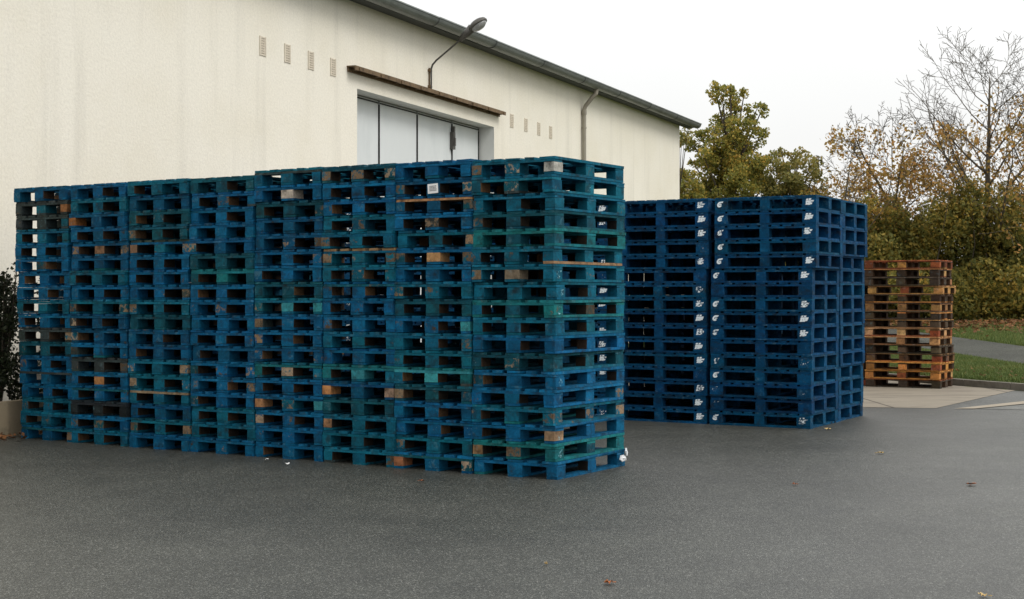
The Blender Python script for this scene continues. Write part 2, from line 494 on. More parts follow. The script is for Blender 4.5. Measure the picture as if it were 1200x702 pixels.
PB = dict(levels=4, n=[11, 8, 6, 4], taper=[.16, .2, .25, .4], wob=[.045, .10, .14, .18], up=[.02, .05, .03, .02],
          kids=[17, 9, 6], start=[.20, .22, .2], ang=[.95, .72, .7], rr=[.45, .48, .5], ll=[.50, .46, .5])
PBT = dict(PB, wob=[.018, .075, .12, .17], up=[.03, .045, .03, .02], kids=[23, 10, 5], taper=[.14, .18, .25, .45], start=[.16, .2, .2], ll=[.60, .46, .5], ang=[.86, .66, .66])
bare_tree('bare_tree', 'tall nearly leafless tree with grey branches standing above the hedge', 18.2, 56.5, 9.3, (-.02, 0), PBT, 3200, (.10, .2), G_ORANGE, M_BARKPALE, .20, (.12, .8))
PB2 = dict(PB, kids=[13, 8, 5], ang=[.8, .75, .7])
bare_tree('autumn_tree', 'leaning orange-leaved tree between the wooden pallets and the tall bare tree', 16.9, 57.6, 8.0, (-.42, .05), PB2, 3000, (.10, .2), G_ORANGE, M_BARK, .14, (.1, .95))
bare_tree('autumn_tree', 'tall tree with few orange leaves at the frame edge, beside the bare tree', 20.6, 56.0, 9.4, (.08, 0), PB2, 1900, (.10, .2), G_ORANGE, M_BARK, .15, (.1, .9))
bare_tree('autumn_tree', 'thin half-bare sapling rising behind the navy block, next to the dense round tree', 12.55, 56.0, 6.5, (-.03, 0), dict(PB, kids=[15, 7, 5], ll=[.36, .5, .5]), 1300, (.09, .17), G_ORANGE, M_BARKPALE, .09, (.1, .95))
bare_tree('autumn_tree', 'orange-tinged small tree just above the back corner of the navy block', 14.2, 57.0, 6.9, (.02, 0), dict(PB2, ll=[.42, .5, .5]), 2300, (.10, .19), G_ORANGE, M_BARK, .10, (.1, .95))

def leafy_tree(name, label, clumps, Z, mat_l, base_px, dens, size, trunk_r):
    """crown clumps are given as (px, py, radius px, depth offset); trunk and limbs reach each clump"""
    bx = (base_px-600)/F*Z
    root = thing(name, label, 'tree', (bx, Z, zf(bx, Z)-.05))
    o = Vector(root.location)
    pts, szs = [], []
    cs = []
    for px, py, rp, dz in clumps:
        d = Z+dz
        c = Vector(((px-600)/F*d, d, CAMH+(HZ-py)*d/F)) - o
        r = rp*d/F
        cs.append((c, r))
        for _ in range(3):      # sub-clumps give an uneven edge with gaps
            pass
        nsub = max(9, int(17*(r/.7)**1.4))
        for _ in range(nsub):
            v = Vector((R.gauss(0, 1), R.gauss(0, 1), R.gauss(0, 1))).normalized()*(r*R.uniform(.3, 1.0))
            rr = r*R.uniform(.26, .55)
            n = int(dens*rr*rr*620)
            q = clump_points(c+v, rr, n, .75)
            pts += list(map(tuple, q)); szs += [R.uniform(*size) for _ in range(n)]
    leaf_mesh('crown', mat_l, pts, szs, root)
    m = MB()
    top = max(c.z for c, r in cs); tx = sum(c.x for c, r in cs)/len(cs)
    tp = [Vector((0, 0, 0)), Vector((tx*.2, 0, top*.3)), Vector((tx*.5, .1, top*.6)), Vector((tx*.6, 0, top*.95))]
    m.tube(tp, [trunk_r, trunk_r*.8, trunk_r*.5, trunk_r*.12], 8)
    m.build('trunk', M_BARK, root, smooth=True)
    m = MB()
    for c, r in cs:
        f = min(.9, max(.15, (c.z-1.2)/top*.9))
        i = min(2, int(f*3)); s = tp[i].lerp(tp[i+1], f*3-i)
        mid = s.lerp(c, .5)+Vector((0, 0, -.15))
        m.tube([s, mid, c, c+(c-s).normalized()*r*.8], [trunk_r*.35, trunk_r*.25, trunk_r*.12, .01], 5)
    m.build('limbs', M_BARK, root, smooth=True)
    return root

leafy_tree('broadleaf_tree', 'tall pointed green and yellow tree just past the warehouse corner',
    [(846,112,17,0),(862,122,15,.4),(838,104,9,.3),(856,108,9,-.3),(848,140,19,.5),(872,110,7,.2),(866,150,20,-.5),(885,133,15,.3),(893,128,10,0),(840,165,22,-.6),(822,160,14,.2),(814,172,13,.5),(868,175,24,.8),
     (890,160,14,.5),(846,190,26,0),(826,186,16,-.8),(812,190,9,.6),(880,200,26,-.6),(835,215,24,.6),(862,225,26,-1),(895,215,20,.8),(900,190,14,0),(850,255,30,0),(880,255,30,.5),(826,245,24,0)],
    57.5, G_GREEN, 858, 1.75, (.07, .16), .17)
leafy_tree('broadleaf_tree', 'dense round olive tree behind the navy block, beside the pointed tree',
    [(915,196,17,0),(932,190,16,.5),(948,194,15,-.4),(957,208,13,.2),(925,214,20,-.5),(943,220,20,.4),(905,222,18,.2),(960,226,11,.3),(950,240,22,0),(922,245,25,.3),(916,178,8,.3),(958,190,8,0)],
    56.5, G_BUSH, 930, 1.9, (.07, .15), .13)
leafy_tree('broadleaf_tree', 'low green bush close against the warehouse corner, below the pointed tree',
    [(801,208,13,0),(812,214,13,.3),(800,228,14,0),(815,232,14,.5),(806,250,18,0),(790,225,14,.2)],
    55.0, G_GREEN, 806, 1.3, (.10, .19), .08)
leafy_tree('broadleaf_tree', 'small dark leafy branch of a tree peeking out under the eave end',
    [(799,157,8,0),(802,163,8,.3),(806,152,5,0),(795,170,9,0)], 53.5, G_BUSH, 790, 1.3, (.10, .18), .07)

# hedge along the lane end: one continuous thing
hr = thing('hedge', 'long tangled olive and yellow hedge behind the lane and wooden pallets', 'hedge', (17, 56, zf(17, 56)-.05))
pts, szs = [], []
x = -10.0
while x < 10.5:
    top = 4.25+.55*math.sin(x*1.1+1)+R.uniform(-.45, .45)
    if x < -3.3: top -= .5
    for _ in range(11):
        r = R.uniform(.38, .85); z = R.uniform(.3, top-.3); y = R.gauss(0, .75)-(.5 if z < 1.6 else 0)
        n = int(760*r*r)
        q = clump_points((x+R.uniform(-.3, .3), y, z), r, n, .85); pts += list(map(tuple, q)); szs += [R.uniform(.09, .21) for _ in range(n)]
    for _ in range(3):   # loose sprays on top
        r = R.uniform(.2, .45); n = int(300*r)
        q = clump_points((x+R.uniform(-.3, .3), R.gauss(0, .6), top+R.uniform(-.2, .55)), r, n, 1.2); pts += list(map(tuple, q)); szs += [R.uniform(.08, .16) for _ in range(n)]
    x += .36
leaf_mesh('foliage', G_HEDGE, pts, szs, hr)
m = MB()
for i in range(70):
    x = R.uniform(-10, 10.5); p = Vector((x, R.gauss(0, .6), 0)); pp = [p]; d = Vector((R.gauss(0, .25), R.gauss(0, .15), 1))
    for k in range(5):
        d = d+Vector((R.gauss(0, .16), R.gauss(0, .12), 0)); p = p+d*R.uniform(.7, 1.05); pp.append(p)
    m.tube(pp, [.045, .038, .03, .022, .014, .007], 4)
m.build('stems', M_BARK, hr, smooth=True)

# house beyond the trees, only a roof slope shows
hs = thing('house', 'distant house whose grey roof slope shows between warehouse and tree', 'house', (5.2, 76, .4), 0)
m = MB(); m.box((0, 4, 3.1), (9.6, 8, 6.2)); m.poly([(-4.8, 0, 6.2), (4.8, 0, 6.2), (0, 0, 9.6)]); m.poly([(-4.8, 8, 6.2), (0, 8, 9.6), (4.8, 8, 6.2)])
m.build('wall', M_HOUSE, hs)
m = MB()
for s in (-1, 1):
    A = [(0, -.35, 9.72), (s*5.3, -.35, 5.95), (s*5.3, 8.35, 5.95), (0, 8.35, 9.72)]
    m.poly(A); m.poly([(x, y, z+.16) for x, y, z in A]); 
    for i in range(4):
        p, q = A[i], A[(i+1) % 4]; m.poly([p, q, (q[0], q[1], q[2]+.16), (p[0], p[1], p[2]+.16)])
m.build('roof', M_TILE, hs)

# ------------------------------------------------------------------ warehouse
WZ = 16.8; WX = -600*WZ/F
WD = (.362, .932)
L_ = math.hypot(*WD); WD = (WD[0]/L_, WD[1]/L_)
WANG = math.atan2(WD[1], WD[0])
def wt(px, s=0.0):
    """distance along the facade of the point seen at photo column px, s metres in front of the wall"""
    r = (px-600)/F; x0 = WX+WD[1]*s; y0 = WZ-WD[0]*s
    return (r*y0-x0)/(WD[0]-r*WD[1])
# local frame of the warehouse: x along the facade, y into the building, z up
wh = thing('warehouse', 'long cream rendered warehouse with grey eaves and wide sliding doors', 'building', (WX, WZ, 0), WANG)
T0, T1 = -14.0, wt(796.3)
D0, D1, DH = wt(418.5), wt(579.0), 4.975
EH, DEP, REV = 6.62, 16.0, .34
def drop(t): return (t-T1)*.0080
def shear(m):
    m.v = [(x, y, z+drop(x)) for x, y, z in m.v]; return m
m = MB()
def wp(t, h, d=0.0): return (t, d, h)
ts = [T0, D0, D1, T1]; hs_ = [-.15, DH, EH]
for i in range(3):
    for j in range(2):
        if i == 1 and j == 0: continue
        u0, u1 = (drop(ts[i]), drop(ts[i+1])) if j else (0, 0)
        m.poly([wp(ts[i], hs_[j]), wp(ts[i+1], hs_[j]), wp(ts[i+1], hs_[j+1]+u1), wp(ts[i], hs_[j+1]+u0)])
for t in (T0, T1):
    u = drop(t); m.poly([wp(t, -.15), wp(t, -.15, DEP), wp(t, EH+u, DEP), wp(t, EH+3.1+u, DEP/2), wp(t, EH+u)])
m.poly([wp(T0, -.15, DEP), wp(T1, -.15, DEP), wp(T1, EH, DEP), wp(T0, EH, DEP)])
m.build('wall', M_WALL, wh)
m = MB()
m.poly([wp(D0, DH), wp(D1, DH), wp(D1, DH, REV), wp(D0, DH, REV)])
for t in (D0, D1): m.poly([wp(t, -.1), wp(t, DH), wp(t, DH, REV), wp(t, -.1, REV)])
m.build('door_reveal', M_REVEAL, wh)
cuts = [D0] + [wt(px, -REV) for px in (444.0, 488.7, 529.5)] + [D1]
for i in range(4):
    m = MB(); a, b = cuts[i], cuts[i+1]; g_ = .034
    m.box(((a+b)/2, REV+.03, DH/2), (b-a-2*g_, .06, DH-.03))
    lf = m.build('sliding_door_leaf', M_DOOR, wh)
    m = MB()
    if i < 3: m.box((b-.012, REV-.010, DH/2-.03), (.030, .020, DH-.1))
    else: m.box((b-.05, REV-.008, DH/2-.03), (.022, .016, DH-.1))
    m.box(((a+b)/2, REV-.004, DH-.05), (b-a-.07, .012, .022))
    m.build('rubber_edge', M_SEAM, lf)
m = MB(); m.box(((D0+D1)/2, REV+.11, DH/2), (D1-D0, .06, DH)); m.build('door_seal', M_SEAM, wh)
m = MB(); tl = wt(530, -REV+.03)
m.box((tl, REV-.04, DH-.42), (.12, .07, .34)); m.box((tl, REV-.06, DH-.24), (.05, .05, .22)); m.box((tl, REV-.085, DH-.44), (.06, .03, .16))
m.build('door_latch', M_LAMPMETAL, wh)
# rusty rail over the door
ra, rb = wt(407.5, .02), wt(592.7, .16)
m = MB()
m.box(((ra+rb)/2, -.08, 5.30), (rb-ra, .16, .022)); m.box(((ra+rb)/2, -.156, 5.275), (rb-ra, .018, .072)); m.box(((ra+rb)/2, -.02, 5.25), (rb-ra-.02, .03, .07))
n = 9
for i in range(n): m.box((ra+.15+(rb-ra-.3)*i/(n-1), -.11, 5.265), (.05, .15, .05))
m.build('door_rail', M_RUST, wh)
# vents
for px in (307.5, 336.5, 364.0, 390.0, 599.5, 616.0, 631.0, 645.0):
    t = wt(px); v = MB(); w, h, zc = .18, .29, 5.215
    for s in (-1, 1): v.box((t+s*(w/2-.012), -.004, zc), (.024, .022, h))
    for i in range(8): v.box((t, -.003, zc-h/2+.014+i*(h-.028)/7), (w-.05, .018, .02))
    for i in (-1, 0, 1): v.box((t+i*.05, -.001, zc), (.014, .016, h-.03))
    vo = v.build('vent', M_VENT, wh)
    v = MB(); v.box((t, .006, zc), (w-.02, .018, h-.01)); v.build('vent_backing', M_VENTBACK, vo)
# roof
m = MB()
ov = .30; ridge = EH+3.25
A = [(T0-.3, -ov, EH+.075), (T1+.72, -ov, EH+.075), (T1+.72, DEP/2, ridge), (T0-.3, DEP/2, ridge)]
Bk = [(T0-.3, DEP/2, ridge), (T1+.72, DEP/2, ridge), (T1+.72, DEP+ov, EH+.075), (T0-.3, DEP+ov, EH+.075)]
for q in (A, Bk):
    m.poly(q); up = [(x, y, z+.085) for x, y, z in q]; m.poly(up)
    for i in range(4): m.poly([q[i], q[(i+1) % 4], up[(i+1) % 4], up[i]])
shear(m).build('roof', M_ROOF, wh)
m = MB()
m.box(((T0+T1)/2+.3, -.115, EH+.012), (T1-T0+1.1, .235, .075))
shear(m).build('eave_board', M_EAVE, wh)
m = MB()   # half-round gutter
ga, gb, gr, gyc, gz = T0-.3, T1+.70, .135, -.375, EH+.075
prof = []
for k in range(13):
    t = math.pi+math.pi*k/12
    prof.append((gyc+gr*math.cos(t), gz+gr*math.sin(t)))
prof = [(prof[0][0]-.018, gz+.012), (prof[0][0]-.02, gz-.012)] + prof
inner = [(gyc+(y-gyc)*.93, gz+(z-gz)*.93+.004) for y, z in prof]
nseg = 16
for i in range(nseg):
    a = ga+(gb-ga)*i/nseg; b = ga+(gb-ga)*(i+1)/nseg; dz = R.uniform(-.006, .006)
    for k in range(len(prof)-1):
        for pr in (prof, inner):
            (y0, z0), (y1, z1) = pr[k], pr[k+1]
            m.poly([(a, y0, z0+dz), (b, y0, z0+dz), (b, y1, z1+dz), (a, y1, z1+dz)])
for e in (ga, gb): m.poly([(e, y, z) for y, z in prof[2:]])
gut = shear(m).build('gutter', M_ZINC, wh)
m = MB()
for i in range(1, nseg):
    a = ga+(gb-ga)*i/nseg
    for k in range(2, len(prof)-1):
        (y0, z0), (y1, z1) = [(gyc+(y-gyc)*1.05, gz+(z-gz)*1.05) for y, z in (prof[k], prof[k+1])]
        m.poly([(a-.03, y0, z0), (a+.03, y0, z0), (a+.03, y1, z1), (a-.03, y1, z1)])
shear(m).build('gutter_joint', M_EAVE, gut)
# downpipe
td = wt(684.6, .07); tg = td+.75
m = MB()
m.tube([(td, -.07, 0), (td, -.07, 6.0)], [.05, .05], 12)
m.tube([(td, -.07, 5.92), (td, -.07, 6.0), (td, -.10, 6.08), (td+.02, -.28, 6.30), (td+.04, -.36, 6.38), (td+.04, -.375, 6.48), (td+.04, -.375, 6.56)], [.052]*7, 12)
for z in (1.5, 3.6, 5.55): m.tube([(td, -.07, z-.02), (td, -.07, z+.02)], [.06, .06], 12)
m.tube([(td, -.07, 5.88), (td, -.07, 5.98)], [.064, .064], 12)
m.build('downpipe', M_PIPE, wh, smooth=False)

# wall lamp over the door
tb = wt(507, .08)
lp = thing('wall_lamp', 'street lamp on a slanting arm fixed to the wall above the doors', 'lamp', (WX+WD[0]*tb, WZ+WD[1]*tb, 5.36), WANG)
m = MB()
m.tube([(0, -.05, -.05), (0, -.05, .36), (0, -.08, .44), (0, -.16, .52), (.01, -.68, .90), (.01, -.76, .95)], [.019, .019, .019, .018, .016, .016], 8)
m.build('arm', M_LAMPMETAL, lp)
m = MB()
for z in (.03, .33): m.box((0, -.025, z), (.10, .05, .045)); 
m.box((0, -.012, .18), (.035, .022, .40))
m.build('wall_bracket', M_RUST, lp)
hd = link('lamp_head', None, lp); hd.location = (.01, -.69, .90); hd.rotation_euler = (math.radians(-33), 0, 0); hd.scale = (1.02, 1.0, 1.0)
def dish(profile, n=20, sx=1.0, sy=1.0, off=(0, 0, 0)):
    m = MB(); rings = []
    for r, z in profile:
        b = len(m.v); rings.append(b)
        for k in range(n):
            t = 2*math.pi*k/n; m.v.append((off[0]+r*sx*math.cos(t), off[1]+r*sy*math.sin(t), off[2]+z))
    for i in range(len(rings)-1):
        for k in range(n):
            k2 = (k+1) % n; m.f.append((rings[i]+k, rings[i]+k2, rings[i+1]+k2, rings[i+1]+k))
    m.f.append(tuple(rings[0]+k for k in range(n))[::-1]); m.f.append(tuple(rings[-1]+k for k in range(n)))
    return m
dish([(.145, 0), (.15, .025), (.135, .07), (.09, .105), (.03, .12)], 20, 1.0, 1.35, (0, -.38, 0)).build('hood', M_LAMPMETAL, hd, True)
dish([(.02, -.075), (.075, -.06), (.115, -.025), (.13, .002)], 20, 1.0, 1.3, (0, -.39, 0)).build('glass_bowl', M_GLASS, hd, True)
m = MB(); m.tube([(0, .06, .01), (0, -.10, .025), (0, -.26, .05)], [.045, .07, .085], 10); m.build('ballast_housing', M_LAMPMETAL, hd, True)

# ------------------------------------------------------------------ planter and shrubs
pl = thing('planter', 'low tan concrete planter against the wall at the end of the pallet row', 'planter', (WX, WZ, 0), WANG)
m = MB()
m.box((-2.2, -.91, .175), (9.6, .10, .39), jit=.004, rng=R)
m.box((2.56, -.44, .17), (.10, .82, .38))
m.build('border', M_PLANTER, pl)
m = MB(); m.box((-2.25, -.43, .15), (9.4, .82, .26)); m.build('soil', M_SOIL, pl)
def shrub(label, t, s, h, r, n, mat=G_DARK):
    x = WX+WD[0]*t+WD[1]*s; y = WZ+WD[1]*t-WD[0]*s
    o = thing('shrub', label, 'shrub', (x, y, .24), R.uniform(0, 6))
    pts, szs = [], []
    for _ in range(34):
        z = R.uniform(.05, h); w = r*(1-.45*(z/h)**2)
        c = (R.gauss(0, w*.5), R.gauss(0, w*.5), z); rr = R.uniform(.10, .22)
        q = clump_points(c, rr, n//34, 1.1); pts += list(map(tuple, q)); szs += [R.uniform(.025, .065) for _ in range(len(q))]
    leaf_mesh('foliage', mat, pts, szs, o)
    m = MB()
    for _ in range(22):
        a = R.uniform(0, 6.283); rr = r*R.uniform(.2, .9)
        m.tube([(0, 0, 0), (math.cos(a)*rr*.4, math.sin(a)*rr*.4, h*.45), (math.cos(a)*rr*.75, math.sin(a)*rr*.75, h*R.uniform(.7, 1.08))], [.016, .01, .004], 5)
    m.build('stems', M_BARK, o)
shrub('dark evergreen shrub in the planter, in front of the bare wall', -.50, .42, 1.52, .42, 6800)
shrub('lower dark shrub in the planter behind the end stack of pallets', .75, .40, .80, .42, 4200)
shrub('outer dark shrub in the planter, beyond the taller one', -1.7, .42, 1.5, .45, 5000)
pts = []
for _ in range(420):
    t = R.uniform(-5, -.2); s = .97+abs(R.gauss(0, .16))
    pts.append((WX+WD[0]*t+WD[1]*s, WZ+WD[1]*t-WD[0]*s, R.uniform(.008, .05)))
tag(leaf_mesh('leaf_drift', G_LITTER, pts, [R.uniform(.04, .09) for _ in pts], flat=.75), kind='stuff')

# ------------------------------------------------------------------ pallets
def variants(fn, n): return [fn(random.Random(100+i)) for i in range(n)]

def euro_meshes(mat, deck_t=.022, str_t=.022, blk=.078, bot=.022):
    z_b = bot; z_s = bot+blk; z_d = z_s+str_t
    W, L = .8, 1.2
    bw = [.145, .1, .145, .1, .145]
    def deck(r):
        m = MB(); x = -.4
        for w in bw:
            ln = L-abs(r.gauss(0, .004)); 
            m.box((x+w/2+r.uniform(-.004, .004), r.uniform(-.004, .004), z_d+deck_t/2+r.uniform(-.0012, .0012)), (w-r.uniform(0, .006), ln, deck_t-r.uniform(.0005, .003)), r.gauss(0, .0016), None, .0034, r)
            x += w+(W-sum(bw))/4
        return m.mesh('deck', mat)
    def stringer(iy):
        def f(r):
            m = MB(); m.box((r.uniform(-.003, .003), (iy-1)*.5275+r.uniform(-.004, .004), z_s+str_t/2), (W-r.uniform(0, .01), .145-r.uniform(0, .008), str_t-.0012), r.gauss(0, .004), None, .0038, r); return m.mesh('stringer', mat)
        return f
    def block(ix, iy):
        def f(r):
            w = .145 if ix == 1 else .1
            m = MB(); m.box(((ix-1)*.35+r.uniform(-.006, .006), (iy-1)*.5275+r.uniform(-.005, .005), z_b+blk/2), (w-r.uniform(0, .006), .145-r.uniform(0, .006), blk-.0012), r.gauss(0, .02), None, .0025, r)
            me = m.mesh('block', mat)
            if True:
                me.materials.append(M_INNER if mat == M_PAINT else M_AGED_SHADE)
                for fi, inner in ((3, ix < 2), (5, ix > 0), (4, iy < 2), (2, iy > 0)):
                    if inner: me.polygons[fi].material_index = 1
            return me
        return f
    def bottom(ix):
        def f(r):
            w = .145 if ix == 1 else .1
            m = MB(); m.box(((ix-1)*.35+r.uniform(-.004, .004), r.uniform(-.004, .004), bot/2), (w-r.uniform(0, .005), L-r.uniform(0, .012), bot-.0012), r.gauss(0, .0016), None, .0022, r); return m.mesh('bottom_board', mat)
        return f
    d = {('deck',): variants(deck, 6)}
    for i in range(3):
        d[('stringer', i)] = variants(stringer(i), 3); d[('bottom_board', i)] = variants(bottom(i), 3)
        for j in range(3): d[('block', i, j)] = variants(block(i, j), 3)
    return d, z_d+deck_t

def ind_meshes(mat):
    """1200 x 1000 pallet with a closed bottom frame"""
    W, L = 1.2, 1.0; bot, blk, st, dk = .022, .099, .022, .019
    bw = [.125]+[.1]*7+[.125]; z_s = bot+blk; z_d = z_s+st
    xs = [-.52, 0, .52]; bwid = [.16, .115, .16]
    def deck(r):
        m = MB(); x = -.6
        for w in bw:
            m.box((x+w/2+r.uniform(-.003, .003), r.uniform(-.004, .004), z_d+dk/2), (w-r.uniform(0, .004), L-r.uniform(0, .008), dk-.001), 0, None, .0015, r)
            x += w+(W-sum(bw))/8
        return m.mesh('deck', mat)
    def stringer(iy):
        def f(r):
            m = MB(); m.box((0, (iy-1)*.45, z_s+st/2), (W-r.uniform(0, .006), .1, st-.0012), r.gauss(0, .0012), None, .0015, r); return m.mesh('stringer', mat)
        return f
    def block(ix, iy):
        def f(r):
            m = MB(); m.box((xs[ix]+r.uniform(-.002, .002), (iy-1)*.45, bot+blk/2), (bwid[ix]-.002, .098, blk-.0012), 0, None, .001, r); return m.mesh('block', mat)
        return f
    def bottom_x(iy):
        def f(r):
            m = MB(); m.box((0, (iy-.5)*.9, bot/2), (W-r.uniform(0, .006), .1, bot-.0012), 0, None, .0015, r); return m.mesh('bottom_board', mat)
        return f
    def bottom_y(ix):
        def f(r):
            m = MB(); m.box((xs[ix], 0, bot/2), (bwid[ix]-.02, .796, bot-.0012), 0, None, .0015, r); return m.mesh('bottom_board', mat)
        return f
    d = {('deck',): variants(deck, 4)}
    for i in range(3):
        d[('stringer', i)] = variants(stringer(i), 2); d[('bottom_cross', i)] = variants(bottom_y(i), 2)
        for j in range(3): d[('block', i, j)] = variants(block(i, j), 2)
    for i in range(2): d[('bottom_board', i)] = variants(bottom_x(i), 2)
    return d, z_d+dk

EURO, EH_ = euro_meshes(M_PAINT)
INDU, IH_ = ind_meshes(M_PAINT)
WOODP, WH_ = euro_meshes(M_WOOD, .016, .019, .083, .016)
PART_NAME = {'bottom_cross': 'bottom_board'}

# marks painted or stuck on blocks: flat shapes in (u, v) on the block face
def flat_mesh(name, polys, mat):
    m = MB()
    for p in polys: m.poly([(u, 0, v) for u, v in p])
    return m.mesh(name, mat)
def ring(r0, r1, a0, a1, n=14, cx=0, cy=0, sk=.25):
    out = []
    for i in range(n):
        a, b = [math.radians(a0+(a1-a0)*(i+k)/n) for k in (0, 1)]
        q = [(r0, a), (r1, a), (r1, b), (r0, b)]
        out.append([(cx+r*math.cos(t)+sk*r*math.sin(t), cy+r*math.sin(t)) for r, t in q])
    return out
def para(x, y, w, h, sk=.3): return [(x+sk*(-h/2)-w/2, y-h/2), (x+sk*(-h/2)+w/2, y-h/2), (x+sk*(h/2)+w/2, y+h/2), (x+sk*(h/2)-w/2, y+h/2)]
MARK_C = [flat_mesh('stencil_mark', ring(.014, .038, 52, 330, 14) + [para(.006, .0, .034, .014), [(.010, .018), (.040, .022), (.050, .040), (.020, .040)]], M_STAMP),
          flat_mesh('stencil_mark', ring(.012, .038, 40, 320, 14) + [para(.014, -.002, .030, .012), [(.012, .014), (.042, .020), (.050, .038), (.022, .040)]], M_STAMP)]
MARK_T = [flat_mesh('stencil_mark', [para(-.026, .034, .030, .020, .5), para(.014, .034, .030, .020, .5),
                                     para(.004, .008, .104, .024, .5), para(-.040, -.022, .030, .034, .4), para(-.002, -.020, .040, .034, .4), para(.034, -.012, .028, .030, .5)], M_STAMP),
          flat_mesh('stencil_mark', [para(-.030, .032, .028, .020, .4), para(.006, .034, .030, .022, .4), para(.036, .012, .042, .020, .6),
                                     para(-.014, .006, .070, .026, .4), para(-.036, -.022, .028, .030, .4), para(-.004, -.022, .034, .032, .4), para(.024, -.020, .022, .022, .4)], M_STAMP)]
SQUARE = flat_mesh('stencil_mark', [para(0, .029, .064, .006, 0), para(0, -.029, .064, .006, 0), para(-.029, 0, .006, .052, 0), para(.029, 0, .006, .052, 0), para(0, .006, .03, .006, 0), para(0, -.008, .03, .006, 0)], M_STAMP)

BLUE, DEEP, TEAL, DTEAL, GREEN, BROWN, BLACK = [(.002, .088, .190), (.002, .066, .142), (.003, .097, .155), (.004, .066, .094), (.008, .125, .140), (.034, .046, .046), (.016, .022, .024)]
TAN, ORANGE, PALE, DBR, WHITE, LTEAL = (.21, .150, .095), (.44, .20, .075), (.36, .33, .26), (.10, .06, .038), (.50, .50, .46), (.035, .24, .27)
LOOK = {id(BLUE): 'blue', id(DEEP): 'deep blue', id(TEAL): 'teal', id(DTEAL): 'dark teal', id(GREEN): 'pale green', id(BROWN): 'weathered brown', id(BLACK): 'blackened'}
ORD = ['topmost', 'second from top', 'third from top', 'fourth from top', 'fifth from top', 'sixth from top', 'seventh from top', 'eighth from top', 'ninth from top']
def ordinal(i, n):
    if i < 9: return ORD[i]
    j = n-1-i
    return (['at the bottom'] + [w.replace('top', 'bottom') for w in ORD[1:]])[j]

def jitter(c, k, r):
    f = 1+r.uniform(-k, k)
    return tuple(max(0, x*f*(1+r.uniform(-k*.5, k*.5))) for x in c)

def make_pallet(meshes, name, base, wear, ov, rng, odd):
    """one pallet: Empty + parts; ov overrides the colour of single parts"""
    root = link(name, None)
    parts = {}
    for key, vs in meshes.items():
        o = link(PART_NAME.get(key[0], key[0]), rng.choice(vs), root)
        c = jitter(base, .14, rng); w = min(1, max(0, wear+rng.uniform(-.25, .25)))
        u = rng.random()
        if key[0] == 'block' and odd:
            w = min(1, w+rng.choice([0, 0, .25, .5]))
            if u < odd*1.6: c = jitter(rng.choice([DTEAL, BROWN, TEAL, base]), .25, rng); w = rng.uniform(.7, 1.5)
            elif u < odd*2.2: c = tuple(.5*a+.5*b for a, b in zip(c, rng.choice([TEAL, DTEAL, BLUE])))
        elif odd and u < odd*.45: c = jitter(rng.choice([TEAL, DTEAL, GREEN, BROWN]), .2, rng)
        if key in ov:
            if key[0] == 'block' and ov[key] in (TAN, PALE, BROWN, DBR): c = jitter(rng.choice([TEAL, DTEAL, base]), .2, rng); w = rng.uniform(1.0, 1.55)
            else: c = jitter(ov[key], .08, rng); w = .1
        o.color = (*c, w)
        parts[key] = o
    return root, parts

def mark(block, mesh, pos, rz, strength, col=(.80, .84, .86), name='stencil_mark'):
    o = link(name, mesh, block); o.scale = (.86, 1, .86); o.location = pos; o.rotation_euler = (0, 0, rz); o.color = (*col, strength); return o

